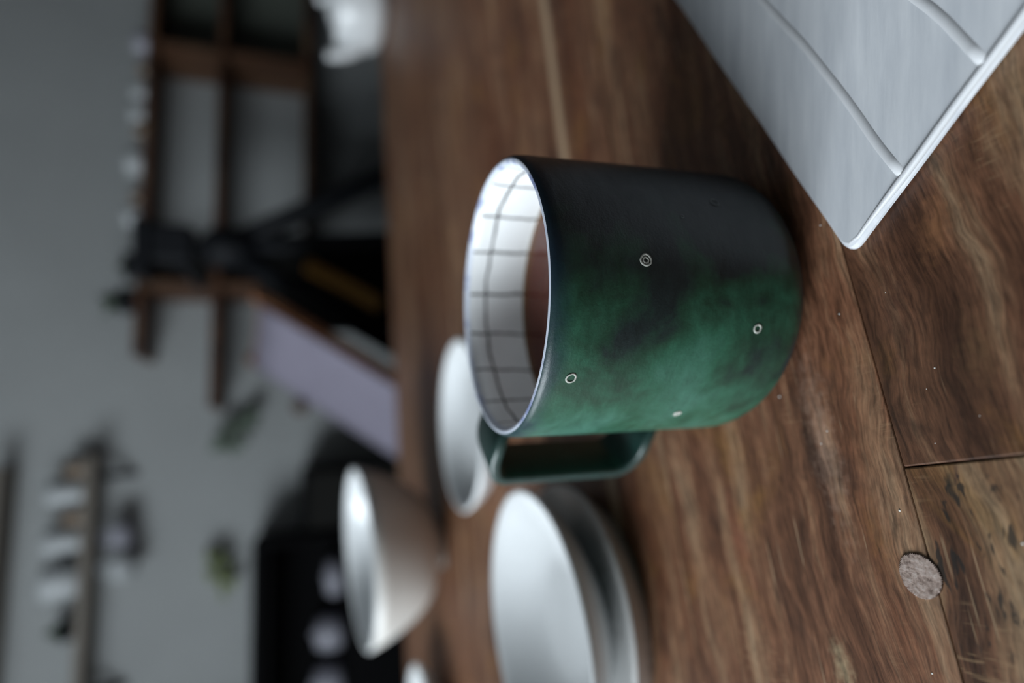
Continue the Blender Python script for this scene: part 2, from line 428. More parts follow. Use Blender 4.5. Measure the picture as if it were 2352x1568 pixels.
# pale round plug let into the plank, with a notched rim
pl = on_z(2115, 1322); px_, py_ = tloc(pl)
k = NT('pale_plug_wood'); v = k.coord()
n1 = k.noise(v, 900, 4); n2 = k.noise(k.map(v, (200, 900, 1)), 1, 4)
colr = k.ramp(n1, [(0.32, srgb(110, 92, 84)), (0.5, srgb(166, 146, 136)), (0.7, srgb(190, 174, 166))])
colr = k.mix(0.5, colr, k.ramp(n2, [(0.3, 0.6), (0.7, 1.1)]), 'MULTIPLY')
k.done(colr, 0.75, k.bump(n1, 0.0004, 0.5), 0.2)
bm = bmesh.new(); NP = 72; top = []; low = []
for i in range(NP * 2):
    a = PI * i / NP; r = 0.0053 * (1.0 + 0.02 * math.sin(3 * a)) * (1.0 if i % 2 else (0.9 + 0.08 * random.random()))
    top.append(bm.verts.new((r * math.cos(a), r * math.sin(a), 0.00045))); low.append(bm.verts.new((r * math.cos(a) * 1.02, r * math.sin(a) * 1.02, -0.002)))
bm.faces.new(top)
for i in range(NP * 2):
    j = (i + 1) % (NP * 2); bm.faces.new((top[i], low[i], low[j], top[j]))
po = mesh_obj('plug', bm, k.m, table, loc=(px_, py_, 0)); po['label'] = 'pale round plug with notched rim set into the plank'

# ------------------------------------------------------------------ the green mug
MX, MY, MR, MH = 0.01365, 0.1713, 0.043, 0.0847
k = NT('green_painted_glaze'); v = k.coord()
x, y, z = k.sep(v)
big = k.noise(k.map(v, (34, 34, 38), loc=(0.35, 0.1, 0.42)), 1, 3, 0.55, 0.4)
wash = k.noise(k.map(v, (90, 90, 80), rot=(0.3, 0.2, 0)), 1, 5, 0.62, 0.5)
brush = k.noise(k.map(v, (130, 130, 300)), 1, 4, 0.65)
grain = k.noise(v, 1600, 3, 0.6)
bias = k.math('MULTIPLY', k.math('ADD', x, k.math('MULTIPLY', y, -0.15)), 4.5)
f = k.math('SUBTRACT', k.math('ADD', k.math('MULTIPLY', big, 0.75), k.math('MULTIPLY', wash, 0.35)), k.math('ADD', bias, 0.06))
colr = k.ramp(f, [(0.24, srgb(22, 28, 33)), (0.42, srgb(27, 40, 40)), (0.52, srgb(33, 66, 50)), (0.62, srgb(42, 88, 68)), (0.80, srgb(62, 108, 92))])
colr = k.mix(0.45, colr, k.ramp(brush, [(0.3, 0.6), (0.6, 1.15)]), 'MULTIPLY')
colr = k.mix(0.4, colr, k.ramp(grain, [(0.3, 0.6), (0.65, 1.15)]), 'MULTIPLY')
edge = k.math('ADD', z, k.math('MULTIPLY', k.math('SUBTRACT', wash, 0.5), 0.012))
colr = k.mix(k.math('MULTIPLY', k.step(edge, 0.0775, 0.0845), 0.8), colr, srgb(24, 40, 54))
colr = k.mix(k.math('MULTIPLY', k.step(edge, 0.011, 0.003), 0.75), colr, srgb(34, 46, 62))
hh = k.math('ADD', k.math('MULTIPLY', brush, 0.6), k.math('MULTIPLY', grain, 0.25))
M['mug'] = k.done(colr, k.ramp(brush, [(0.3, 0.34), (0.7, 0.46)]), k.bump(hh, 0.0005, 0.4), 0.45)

k = NT('white_grid_glaze'); v = k.coord()
x, y, z = k.sep(v)
wob = k.noise(v, 60, 2)
ang = k.math('ARCTAN2', y, x)
ang = k.math('ADD', ang, k.math('MULTIPLY', k.math('SUBTRACT', wob, 0.5), 0.10))
ph = k.math('MULTIPLY', k.math('SUBTRACT', ang, math.radians(15.5)), 16 / (2 * PI))
fr = k.math('ABSOLUTE', k.math('SUBTRACT', k.math('FRACT', k.math('ADD', ph, 8.5)), 0.5))
rad = k.math('SQRT', k.math('ADD', k.math('MULTIPLY', x, x), k.math('MULTIPLY', y, y)))
dv = k.math('MULTIPLY', fr, k.math('MULTIPLY', rad, 2 * PI / 16))
thick = k.math('ADD', 0.00048, k.math('MULTIPLY', k.math('SUBTRACT', k.noise(v, 240, 2), 0.5), 0.0004))
zw = k.math('ADD', z, k.math('MULTIPLY', k.math('SUBTRACT', wob, 0.5), 0.0035))
lines = k.math('LESS_THAN', dv, thick)
below = k.math('LESS_THAN', z, 0.0832)
lines = k.math('MULTIPLY', lines, below)
for zz in (0.0765, 0.059, 0.0415, 0.024):
    lines = k.math('MAXIMUM', lines, k.math('LESS_THAN', k.math('ABSOLUTE', k.math('SUBTRACT', zw, zz)), thick))
rimt = k.step(z, 0.0828, 0.0838)
wc = k.ramp(k.noise(v, 30, 3), [(0.3, srgb(226, 228, 228)), (0.7, srgb(240, 241, 241))])
blue = k.mix(k.step(k.noise(v, 90, 3), 0.5, 0.66), srgb(206, 214, 232), srgb(96, 116, 178))
wc = k.mix(k.math('MULTIPLY', rimt, 0.75), wc, blue)
colr = k.mix(k.math('MULTIPLY', lines, 0.9), wc, srgb(34, 32, 36))
M['mug_lining'] = k.done(colr, 0.2, k.bump(lines, 0.0002, 0.4), 0.5)

mug = thing('mug', 'dark green painted ceramic mug with white gridded inside, holding tea', 'mug', (MX, MY, 0))
rc = 0.0135
prof = [(0, 0.0012), (0.026, 0.0012), (0.0275, 0.0)] + arc(MR + 0.0006 - rc, rc, rc, -PI / 2, 0, 10)
prof += [(MR + 0.0006 - 0.0006 * t, rc + (0.081 - rc) * t) for t in [i / 14 for i in range(1, 15)]]
prof += [(MR - 0.0002, 0.0832), (MR - 0.0007, 0.0843), (MR - 0.0012, 0.0847)]
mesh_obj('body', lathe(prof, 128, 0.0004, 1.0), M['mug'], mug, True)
IR = 0.0396
prof = [(MR - 0.0012, 0.0847), (MR - 0.0019, 0.08495), (MR - 0.0026, 0.0846), (IR + 0.0001, 0.0836)]
prof += [(IR - 0.0004 * t, 0.0836 - (0.0836 - 0.016) * t) for t in [i / 14 for i in range(1, 15)]]
prof += arc(IR - 0.0004 - 0.01, 0.016, 0.01, 0, -PI / 2, 8) + [(0, 0.006)]
mesh_obj('lining', lathe(prof, 128, 0.0004, 1.0), M['mug_lining'], mug, True)['label'] = 'white glazed inside with thin black grid lines'
M['mug_handle'] = simple('green_handle_glaze', srgb(30, 56, 52), 0.32, 0.25, 120, 0.0003, 0.6)
# strap handle
HA = math.radians(150)
path = fillet([(0.0405, 0, 0.0768), (0.060, 0, 0.0792), (0.0685, 0, 0.0765), (0.0692, 0, 0.026), (0.0625, 0, 0.0205), (0.0405, 0, 0.0185)], 0.0085, 7)
bm = bmesh.new(); rings = []
hw, ht, rr = 0.0098, 0.0021, 0.0014
sec = []
for (qx, qy, a0) in ((hw - rr, ht - rr, 0), (-hw + rr, ht - rr, PI / 2), (-hw + rr, -ht + rr, PI), (hw - rr, -ht + rr, 1.5 * PI)):
    for i in range(5): sec.append((qx + rr * math.cos(a0 + PI / 2 * i / 4), qy + rr * math.sin(a0 + PI / 2 * i / 4)))
for i, p in enumerate(path):
    t = (path[min(i + 1, len(path) - 1)] - path[max(i - 1, 0)]).normalized()
    n = Vector((t.z, 0, -t.x))
    wv = 1.0 + 0.12 * abs(i / (len(path) - 1) - 0.5) * 2
    rings.append([bm.verts.new(p + Vector((0, 1, 0)) * a * wv + n * b) for a, b in sec])
for A, B in zip(rings, rings[1:]):
    for i in range(len(sec)):
        j = (i + 1) % len(sec); bm.faces.new((A[i], A[j], B[j], B[i]))
bm.faces.new(rings[0][::-1]); bm.faces.new(rings[-1])
ho = mesh_obj('handle', bm, M['mug_handle'], mug, True); ho.rotation_euler = (0, 0, HA); ho['label'] = 'wide square strap handle'
# small pale ring marks scratched through the green glaze
M['mark'] = simple('pale_mark_glaze', srgb(176, 178, 170), 0.5, 0.3, 900)
M['mark_dim'] = simple('dim_mark_glaze', srgb(104, 112, 112), 0.5, 0.3, 900)
def ring_mark(deg, z, r, th, filled=False, inner=False, mat='mark', sq=1.0):
    bm = bmesh.new(); seg = 20
    def add(rad, thk, ph):
        pts = []
        for i in range(seg):
            a = 2 * PI * i / seg
            rr_ = rad * (1 + 0.12 * noise.noise(Vector((math.cos(a) + ph, math.sin(a), deg))))
            pts.append((rr_ * math.cos(a), rr_ * math.sin(a) * sq))
        R_ = []
        for i, (px, py) in enumerate(pts):
            d = Vector((px, py, 0)).normalized()
            ring = []
            for kk in range(6):
                b = 2 * PI * kk / 6
                q = Vector((px, py, 0)) + d * thk * math.cos(b) + Vector((0, 0, thk * 0.5 * math.sin(b)))
                ring.append(bm.verts.new(q))
            R_.append(ring)
        for i in range(seg):
            A, B = R_[i], R_[(i + 1) % seg]
            for kk in range(6):
                j = (kk + 1) % 6; bm.faces.new((A[kk], A[j], B[j], B[kk]))
    add(r, th, 0)
    if inner: add(r * 0.5, th * 0.8, 3)
    if filled:
        add(r * 0.5, r * 0.38, 1)
    o = mesh_obj('ring_mark', bm, M[mat], mug, True)
    a = math.radians(deg); R_ = MR + 0.0006 - 0.0006 * max(0, (z - 0.0135) / 0.0675) + 0.0004 * noise.noise(Vector((math.cos(a) * 1.3 + 1.0, math.sin(a) * 1.3, z * 18))) + 0.0001
    nrm = Vector((math.cos(a), math.sin(a), 0)); tan = Vector((-math.sin(a), math.cos(a), 0))
    mm = Matrix((tan, Vector((0, 0, 1)), nrm)).transposed().to_4x4()
    mm.translation = nrm * R_ + Vector((0, 0, z))
    o.matrix_local = mm
ring_mark(-80.5, 0.0587, 0.0015, 0.0003, inner=True)
ring_mark(-122.2, 0.0768, 0.0013, 0.0003)
ring_mark(-103.3, 0.0229, 0.0011, 0.00034)
ring_mark(-144.1, 0.037, 0.0011, 0.00026, filled=True)
ring_mark(-53.3, 0.0312, 0.0012, 0.0002, mat='mark_dim')
ring_mark(-62, 0.0445, 0.0004, 0.0002, mat='mark_dim')
# tea
k = NT('tea_liquid')
tr = k.add('ShaderNodeBsdfTransparent'); gl = k.add('ShaderNodeBsdfGlossy'); gl.inputs['Roughness'].default_value = 0.03
fz = k.add('ShaderNodeFresnel'); fz.inputs['IOR'].default_value = 1.33
mx = k.add('ShaderNodeMixShader'); k.l.new(fz.outputs[0], mx.inputs[0])
df = k.add('ShaderNodeBsdfDiffuse'); tx, ty, tz = k.sep(k.coord())
trad = k.math('SQRT', k.math('ADD', k.math('MULTIPLY', tx, tx), k.math('MULTIPLY', ty, ty)))
k.put(df.inputs['Color'], k.mix(k.step(trad, 0.0345, 0.0390), srgb(124, 60, 40), srgb(158, 112, 58)))
m0 = k.add('ShaderNodeMixShader'); m0.inputs[0].default_value = 0.5
k.l.new(tr.outputs[0], m0.inputs[1]); k.l.new(df.outputs[0], m0.inputs[2])
k.l.new(m0.outputs[0], mx.inputs[1]); k.l.new(gl.outputs[0], mx.inputs[2]); k.l.new(mx.outputs[0], k.out.inputs['Surface'])
va = k.add('ShaderNodeVolumeAbsorption'); va.inputs['Color'].default_value = (0.88, 0.48, 0.20, 1); va.inputs['Density'].default_value = 14
k.l.new(va.outputs[0], k.out.inputs['Volume'])
TZ = 0.0615
prof = [(0, TZ), (0.0375, TZ), (0.0386, TZ + 0.0002), (0.0394, TZ + 0.0007)] + [(0.0393, 0.045), (0.0392, 0.017)] + arc(0.0292, 0.016, 0.0099, 0, -PI / 2, 6) + [(0, 0.0062)]
tea = mesh_obj('tea', lathe(prof, 128, 0.0004, 1.0), k.m, None, True, (MX, MY, 0))
tag(tea, 'reddish brown tea filling the green mug', 'tea')

# ------------------------------------------------------------------ white ridged slab
sl = Vector((0.0231, 0.1174, 0))
A1, A2 = math.radians(35.1), math.radians(-43.9)
d1 = Vector((math.cos(A1), math.sin(A1), 0)); d2 = Vector((math.cos(A2), math.sin(A2), 0))
slab = thing('serving_slab', 'white glazed ceramic slab with raised ridges lying beside the green mug', 'slab', (sl.x, sl.y, 0))
L1, L2, SH = 0.21, 0.13, 0.0032
def wav(s, ph, amp=0.0006): return amp * noise.noise(Vector((s * 45, ph, 0.3)))
outline = []
rc_ = 0.0045
outline += [Vector((0, 0, 0)) + q for q in bezier(d1 * rc_, Vector((0, 0, 0)), d2 * rc_, 8)]
for i in range(1, 21): outline.append(d2 * (rc_ + (L2 - rc_) * i / 20))
for i in range(1, 11): outline.append(d2 * L2 + d1 * L1 * i / 10)
for i in range(1, 11): outline.append(d1 * L1 + d2 * L2 * (1 - i / 10))
for i in range(1, 20): outline.append(d1 * (L1 - (L1 - rc_) * i / 20))
bm = bmesh.new()
layers = []
cen = (d1 * L1 + d2 * L2) / 2
for zz, ins in ((0.0, 0.0012), (0.0008, 0.0), (SH - 0.0016, 0.0), (SH - 0.0005, 0.0005), (SH, 0.0016)):
    ring = []
    for p in outline:
        q = p + (cen - p).normalized() * ins
        s = q.length
        ring.append(bm.verts.new((q.x + wav(s, 1) * 0.6, q.y + wav(s, 2) * 0.6, zz)))
    layers.append(ring)
for A, B in zip(layers, layers[1:]):
    for i in range(len(outline)):
        j = (i + 1) % len(outline); bm.faces.new((A[i], A[j], B[j], B[i]))
bm.faces.new(layers[0][::-1]); bm.faces.new(layers[-1])
mesh_obj('body', bm, M['slab'], slab, False)
bm = bmesh.new()
pts = [d2 * s + d1 * (0.0011 + wav(s, 5)) + Vector((0, 0, SH - 0.0004 + wav(s, 6, 0.0003))) for s in [0.002 + (L2 - 0.004) * i / 40 for i in range(41)]]
pts[0] = pts[0] + d1 * 0.001
tube(bm, pts, [0.0005 + 0.0005 * min(1, i / 6) for i in range(41)], 12)
mesh_obj('lip', bm, M['slab_ridge'], slab, True)['label'] = 'rounded raised lip along the edge'
for off, ph in ((0.0232, 0.0), (0.0495, 2.0), (0.076, 4.0), (0.102, 6.0)):
    bm = bmesh.new(); pts = []
    for i in range(41):
        s = 0.0012 + (L1 - 0.005) * i / 40
        bend = 0.0016 * math.sin(s * 26 + ph) * min(1, s / 0.02)
        pts.append(d1 * s + d2 * (off + bend + wav(s, ph + 9, 0.0008)) + Vector((0, 0, SH - 0.0013)))
    tube(bm, pts, 0.0018, 16)
    mesh_obj('ridge', bm, M['slab_ridge'], slab, True)

# ------------------------------------------------------------------ dishes on the table
def dish(name, label, cat, loc, R, h, foot, th=0.004, depth_pow=2.2, mat='ceramic', rotz=0, wob=0.0008, tilt=None, group=None, flare=0.0, foot_h=0.003, seed=0.0, rim=None):
    t = thing(name, label, cat, loc, rotz, group)
    outer = [(0, foot_h * 0.7), (foot * 0.8, foot_h * 0.7), (foot * 0.86, 0.0), (foot, 0.0), (foot * 1.02, foot_h)]
    n = 16
    for i in range(1, n + 1):
        s = i / n
        r = foot * 1.02 + (R - foot * 1.02) * s
        z = foot_h + (h - foot_h - th * 0.3) * (s ** depth_pow) if flare == 0 else foot_h + (h - foot_h - th * 0.3) * ((1 - flare) * s ** depth_pow + flare * s)
        outer.append((r, z))
    bmz = [(R, h - th * 0.3), (R - th * 0.12, h - th * 0.08), (R - th * 0.4, h), (R - th * 0.75, h - th * 0.12)]
    inner = []
    for i in range(n, -1, -1):
        s = i / n
        r = (R - th * 0.95) * (0.0 if i == 0 else s)
        so = max(0.0, (r - foot * 0.75) / (R - th * 0.95 - foot * 0.75))
        zz = foot_h + th + (h - foot_h - th * 1.25) * ((1 - flare) * so ** depth_pow + flare * so)
        inner.append((r, zz))
    body = lathe(outer + bmz[:1], 96, wob, seed, tilt=tilt)
    mesh_obj('body', body, M[mat], t, True)
    mesh_obj('well', lathe(bmz + inner, 96, wob, seed, tilt=tilt), M[rim or mat], t, True)
    return t
dish('plate', 'white dish with a chipped brownish rim at the bottom of the plate stack', 'plate', (-0.1400, 0.2720, 0), 0.0655, 0.0148, 0.0560, 0.0042, 1.3, 'ceramic_worn', wob=0.0012, flare=0.3, seed=3)
dish('plate', 'clean glossy white shallow dish on top of the plate stack', 'plate', (-0.1460, 0.2750, 0.0076), 0.0690, 0.0264, 0.0380, 0.0035, 1.8, 'ceramic', flare=0.2, seed=5)
dish('saucer', 'low white dish with rounded side standing behind the green mug', 'dish', (-0.0680, 0.4680, 0), 0.0715, 0.0250, 0.045, 0.0050, 2.4, 'ceramic', seed=7)
dish('footed_bowl', 'deep white footed bowl with matt beige outside, standing on the table', 'bowl', (-0.2330, 0.6480, 0), 0.0950, 0.0920, 0.0230, 0.0065, 2.9, 'ceramic_warm', seed=9, wob=0.0015,
     tilt=(0.03, 0.095, 0.012, 0.08), flare=0.12, foot_h=0.008, rim='ceramic')
dish('saucer', 'small low white dish near the black cabinet end of the table', 'dish', (-0.4400, 0.6180, 0), 0.0850, 0.0300, 0.045, 0.0060, 1.9, 'ceramic', seed=12)

# teapot far right
tp = on_z(868, 60)
pot = thing('teapot', 'white teapot near the far edge of the table', 'teapot', (0.668, 1.185, 0), math.radians(4))
prof = [(0, 0.002), (0.05, 0.002), (0.054, 0.0), (0.060, 0.003), (0.078, 0.014), (0.086, 0.030), (0.087, 0.060), (0.086, 0.090), (0.082, 0.096), (0.05, 0.099), (0.046, 0.1), (0.044, 0.098), (0.05, 0.092), (0.07, 0.075), (0.074, 0.05), (0.05, 0.01), (0, 0.008)]
mesh_obj('body', lathe(prof, 64), M['ceramic'], pot, True)
lid = mesh_obj('lid', lathe([(0, 0.112), (0.02, 0.111), (0.038, 0.105), (0.047, 0.1), (0.047, 0.098), (0.0, 0.098)], 48), M['ceramic'], pot, True)
mesh_obj('knob', lathe([(0.005, 0.110), (0.006, 0.114), (0.011, 0.119), (0.012, 0.124), (0.008, 0.130), (0, 0.131)], 24), M['ceramic'], lid, True)
bm = bmesh.new(); pts = bezier((-0.074, 0, 0.05), (-0.105, 0, 0.06), (-0.113, 0, 0.112), 14)
tube(bm, pts, [0.018 - 0.009 * i / 14 for i in range(15)], 16)
mesh_obj('spout', bm, M['ceramic'], pot, True)
bm = bmesh.new(); tube(bm, fillet([(0.07, 0, 0.085), (0.125, 0, 0.09), (0.13, 0, 0.035), (0.075, 0, 0.03)], 0.03, 8), 0.007, 12)
mesh_obj('handle', bm, M['ceramic'], pot, True)

# crumbs
for i, (px, py, r) in enumerate([(2147, 845, 5), (2128, 893, 3), (1885, 517, 5), (1791, 911, 5), (1900, 990, 4), (1886, 1019, 4), (2067, 1172, 6), (2141, 1546, 5), (2148, 1018, 3), (1928, 721, 4), (2034, 672, 3), (2250, 955, 3), (2350, 1248, 8)]):
    p = on_z(px, py); rr_ = r * 0.5 * p.y / 1327 * 1.2
    bm = bmesh.new(); bmesh.ops.create_icosphere(bm, subdivisions=1, radius=rr_)
    for vv in bm.verts:
        vv.co *= 1 + 0.5 * noise.noise(vv.co * 3000 + Vector((i, 0, 0)))
        vv.co.z = vv.co.z * 0.45
    zmin = min(vv.co.z for vv in bm.verts)
    for vv in bm.verts: vv.co.z -= zmin
    o = mesh_obj('crumb', bm, M['crumb'], None, False, (p.x, p.y, -0.00005))
    o.rotation_euler = (0, 0, i)
    tag(o, 'tiny white crumb lying on the worn table planks', 'crumb', 'crumbs on the table')

# ------------------------------------------------------------------ background: wooden shelf unit on the back wall
OFF = 0.17
aL, _ = at_wall(420, 662, OFF); aR, _ = at_wall(420, 112, OFF)
_, zb1 = at_wall(336, 350, OFF); _, zb2 = at_wall(506, 300, OFF); _, zb3 = at_wall(706, 250, OFF)
eb1, _ = at_wall(312, 815, OFF); eb2, _ = at_wall(490, 935, OFF); eb3, _ = at_wall(706, 600, OFF)
aEnd = aR + 0.62
unit = thing('shelf_unit', 'dark brown wooden shelf unit with long boards against the back wall', 'shelf', (0, 0, 0), ROOM_ROT)
BB, BF = WALL_B, WALL_B - OFF
bt = 0.022
for e, zz in ((eb1, zb1), (eb2, zb2), (eb3, zb3)):
    box_obj('board', (e, aEnd, BF, BB, zz - bt / 2, zz + bt / 2), M['shelf_wood'], unit, 0.002)
zs = [zb3 + bt / 2, zb2 - bt / 2, zb2 + bt / 2, zb1 - bt / 2]
for a in (aL, aR, aEnd - 0.03):
    for z0, z1 in zip(zs[::2], zs[1::2]):
        box_obj('upright', (a, a + 0.028, BF + 0.01, BB, z0, z1), M['shelf_wood'], unit, 0.002)
for z0, z1 in zip(zs[::2], zs[1::2]):
    box_obj('back_panel', (aR + 0.028, aEnd - 0.03, BB - 0.012, BB, z0, z1), M['green_panel'], unit, 0.001)

# cups and pots on the top board
def cup_at(a, b, z, r, h, mat, label, cat='cup', handle=True, group=None, name='cup', rot=0.0):
    t = thing(name, label, cat, RM(a, b, z), ROOM_ROT + rot, group)
    mesh_obj('body', lathe([(0, 0.003), (r * 0.66, 0.003), (r * 0.7, 0.0), (r * 0.78, 0.002), (r * 0.92, h * 0.4), (r, h * 0.95), (r * 0.97, h), (r * 0.9, h * 0.96), (r * 0.82, h * 0.4), (r * 0.6, 0.008), (0, 0.008)], 40), M[mat], t, True)
    if handle:
        bm = bmesh.new(); tube(bm, fillet([(r * 0.93, 0, h * 0.8), (r * 1.5, 0, h * 0.75), (r * 1.4, 0, h * 0.3), (r * 0.85, 0, h * 0.3)], r * 0.3, 5), r * 0.09, 8)
        mesh_obj('handle', bm, M[mat], t, True)
    return t
ztop = zb1 + bt / 2
bmid = WALL_B - 0.10
for i, (py, r, h, mat, lab) in enumerate([
        (100, 0.034, 0.050, 'grey_ceramic', 'grey cup standing over the right upright on the top board of the shelf unit'),
        (160, 0.026, 0.034, 'brown_ceramic', 'small brown cup first from the grey cup on the shelf unit top'),
        (212, 0.030, 0.046, 'ceramic_dim', 'white cup between two brown cups, first from the grey cup, on the shelf unit'),
        (262, 0.030, 0.048, 'ceramic_dim', 'white cup touching brown cup, second white one from the grey cup, on the shelf unit'),
        (300, 0.024, 0.034, 'brown_ceramic', 'small brown cup second from the grey cup on the shelf unit top'),
        (374, 0.040, 0.052, 'ceramic_dim', 'widest white cup on the top board of the shelf unit'),
        (455, 0.024, 0.034, 'brown_ceramic', 'small brown cup third from the grey cup on the shelf unit top'),
        (498, 0.030, 0.050, 'ceramic_dim', 'white cup behind the black tripod head on the top board of the shelf unit')]):
    a, _ = at_wall(320, py, 0.10)
    cup_at(a, bmid, ztop, r, h, mat, lab, handle=False)
def leafy(t, n, L, spread, w, mat, base_z, seed, up=True):
    rnd = random.Random(seed)
    for i in range(n):
        ph = 2 * PI * i / n + rnd.uniform(-0.4, 0.4); tl = rnd.uniform(0.2, spread)
        bm = bmesh.new()
        d = Vector((math.cos(ph) * math.sin(tl), math.sin(ph) * math.sin(tl), math.cos(tl) if up else -math.cos(tl)))
        s = d.cross(Vector((0, 0, 1))).normalized(); nn = s.cross(d).normalized()
        LL = L * rnd.uniform(0.7, 1.1); rows_ = []
        for q in range(6):
            u = q / 5; wd = w * math.sin(PI * min(0.98, u * 0.92 + 0.08)); c = d * LL * u + Vector((0, 0, base_z)) + Vector((0, 0, -0.25 * LL * u * u))
            rows_.append([bm.verts.new(c - s * wd + nn * 0.002), bm.verts.new(c + nn * 0.004), bm.verts.new(c + s * wd + nn * 0.002), bm.verts.new(c - nn * 0.001)])
        for A, B in zip(rows_, rows_[1:]):
            for q in range(4):
                j = (q + 1) % 4; bm.faces.new((A[q], A[j], B[j], B[q]))
        bm.faces.new(rows_[0][::-1]); bm.faces.new(rows_[-1])
        mesh_obj('leaf', bm, M[mat], t, True)
def potted(a, b, z, r, h, n, L, label, mat='leaf', potmat='black_metal', seed=1, spread=0.9, w=0.014):
    t = thing('potted_plant', label, 'plant', RM(a, b, z), ROOM_ROT)
    mesh_obj('pot', lathe([(0, 0), (r * 0.75, 0), (r, h), (r * 0.9, h), (r * 0.86, h * 0.85), (0, h * 0.85)], 32), M[potmat], t, True)
    mesh_obj('soil', lathe([(0, h * 0.9), (r * 0.85, h * 0.87), (r * 0.85, h * 0.84), (0, h * 0.84)], 24), M['soil'], t, True)
    leafy(t, n, L, spread, w, mat, h * 0.88, seed)
    return t
a, _ = at_wall(300, 690, 0.12)
potted(a, WALL_B - 0.12, ztop, 0.040, 0.045, 9, 0.075, 'dark leafy plant in a black pot at the end of the shelf unit top board', seed=3, w=0.016)
a, _ = at_wall(300, 610, 0.12)
potted(a, WALL_B - 0.12, ztop, 0.040, 0.035, 8, 0.04, 'low dark plant in a black pot right behind the tripod head on the shelf unit', seed=5, w=0.016, spread=1.2)

# ------------------------------------------------------------------ black tripod in front of the shelf unit
TY = 1.55
apex = at(515, 568, TY)
tri = thing('tripod', 'black three-legged tripod standing in front of the wooden shelf unit', 'tripod', (apex.x, apex.y, FLOOR_Z))
ap = Vector((0, 0, apex.z - FLOOR_Z))
def to_floor(px, py, Y):
    p = at(px, py, Y) - Vector((apex.x, apex.y, FLOOR_Z)); d = p - ap
    return ap + d * (-ap.z + 0.0) / d.z
for (px, py, Y) in ((870, 410, TY + 0.06), (880, 555, TY + 0.03), (885, 782, TY - 0.035)):
    foot = to_floor(px, py, Y); st = ap + (foot - ap).normalized() * 0.01
    bm = bmesh.new()
    mid = ap.lerp(foot, 0.52)
    tube(bm, [st, mid], 0.028, 12); tube(bm, [mid, foot + Vector((0, 0, 0.012))], 0.019, 12)
    lg = mesh_obj('leg', bm, M['black_metal'], tri, True)
    bm = bmesh.new(); bmesh.ops.create_uvsphere(bm, u_segments=14, v_segments=8, radius=0.02)
    mesh_obj('rubber_foot', bm, M['black_cloth'], lg, True, foot + Vector((0, 0, 0.02)))
    bm = bmesh.new(); tube(bm, [mid - (foot - ap).normalized() * 0.03, mid + (foot - ap).normalized() * 0.03], 0.03, 12)
    mesh_obj('leg_clamp', bm, M['black_metal'], lg, True)
mesh_obj('hub', lathe([(0, -0.07), (0.03, -0.07), (0.05, -0.02), (0.05, 0.02), (0.03, 0.045), (0, 0.045)], 28), M['black_metal'], tri, True, ap)
zt = at(338, 545, TY).z - FLOOR_Z
bm = bmesh.new(); tube(bm, [ap, Vector((0.0, 0, zt))], 0.019, 14)
mesh_obj('column', bm, M['black_metal'], tri, True)
box_obj('head', (-0.045, 0.045, -0.04, 0.04, zt - 0.10, zt - 0.01), M['black_metal'], tri, 0.012, 3)
box_obj('plate', (-0.085, 0.055, -0.045, 0.045, zt - 0.01, zt + 0.02), M['black_metal'], tri, 0.006, 2)
bm = bmesh.new(); tube(bm, [(-0.02, 0, zt - 0.05), (-0.10, 0.02, zt - 0.115)], 0.011, 10)
mesh_obj('pan_handle', bm, M['black_metal'], tri, True)

# tall black case with tan strap behind it
ca = at(760, 660, 1.68)
case = thing('instrument_case', 'tall black soft case with a tan strap behind the tripod', 'case', (ca.x, 1.71, FLOOR_Z), ROOM_ROT)
hz = at(590, 640, 1.66).z - FLOOR_Z
bm = bmesh.new(); prev = None
lay = [(0.0, 0.10, 0.04), (0.02, 0.125, 0.055), (0.25, 0.135, 0.06), (0.5, 0.125, 0.06), (0.66, 0.12, 0.055), (0.8, 0.125, 0.05), (0.9, 0.115, 0.045), (0.97, 0.085, 0.035), (1.0, 0.04, 0.02)]
for s, rx, ry in lay:
    ring = []
    for i in range(28):
        a = 2 * PI * i / 28; cc, ss = math.cos(a), math.sin(a)
        ring.append(bm.verts.new((rx * math.copysign(abs(cc) ** 0.6, cc), ry * math.copysign(abs(ss) ** 0.6, ss), hz * s)))
    if prev:
        for i in range(28):
            j = (i + 1) % 28; bm.faces.new((prev[i], prev[j], ring[j], ring[i]))
    else: bm.faces.new(ring[::-1])
    prev = ring
bm.faces.new(prev)
mesh_obj('body', bm, M['black_cloth'], case, True)
z1 = at(705, 610, 1.56).z - FLOOR_Z; z0 = at(880, 712, 1.56).z - FLOOR_Z
x1 = at(705, 612, 1.56).x - ca.x; x0 = at(880, 712, 1.56).x - ca.x
bm = bmesh.new(); bar(bm, (x1, -0.06, z1), (x0, -0.065, z0), 0.085, 0.024)
mesh_obj('strap', bm, M['tan'], case)['label'] = 'tan leather strap'

# ------------------------------------------------------------------ lilac deck chair
TR, TL = at(612, 692, 1.34), at(596, 834, 1.58)
BR, BL = at(900, 866, 1.22), at(914, 1036, 1.46)
chair = thing('deck_chair', 'wooden deck chair with a lilac canvas sling beyond the table', 'chair', ((TL.x + BR.x) / 2, (TL.y + BR.y) / 2, FLOOR_Z))
org = Vector(chair.location)
fl = []
for Tp, Bp in ((TR, BR), (TL, BL)):
    d = Bp - Tp; foot = Tp + d * ((FLOOR_Z + 0.02 - Tp.z) / d.z)
    fl.append(foot)
    bm = bmesh.new(); bar(bm, Tp - d.normalized() * 0.03 - org, foot - org, 0.022, 0.022)
    mesh_obj('side_rail', bm, M['pale_wood'], chair)
bm = bmesh.new(); bar(bm, TR - org, TL - org, 0.03, 0.03); mesh_obj('crossbar', bm, M['pale_wood'], chair)
bm = bmesh.new(); f0 = fl[0] + (TR - fl[0]) * 0.06; f1 = fl[1] + (TL - fl[1]) * 0.06
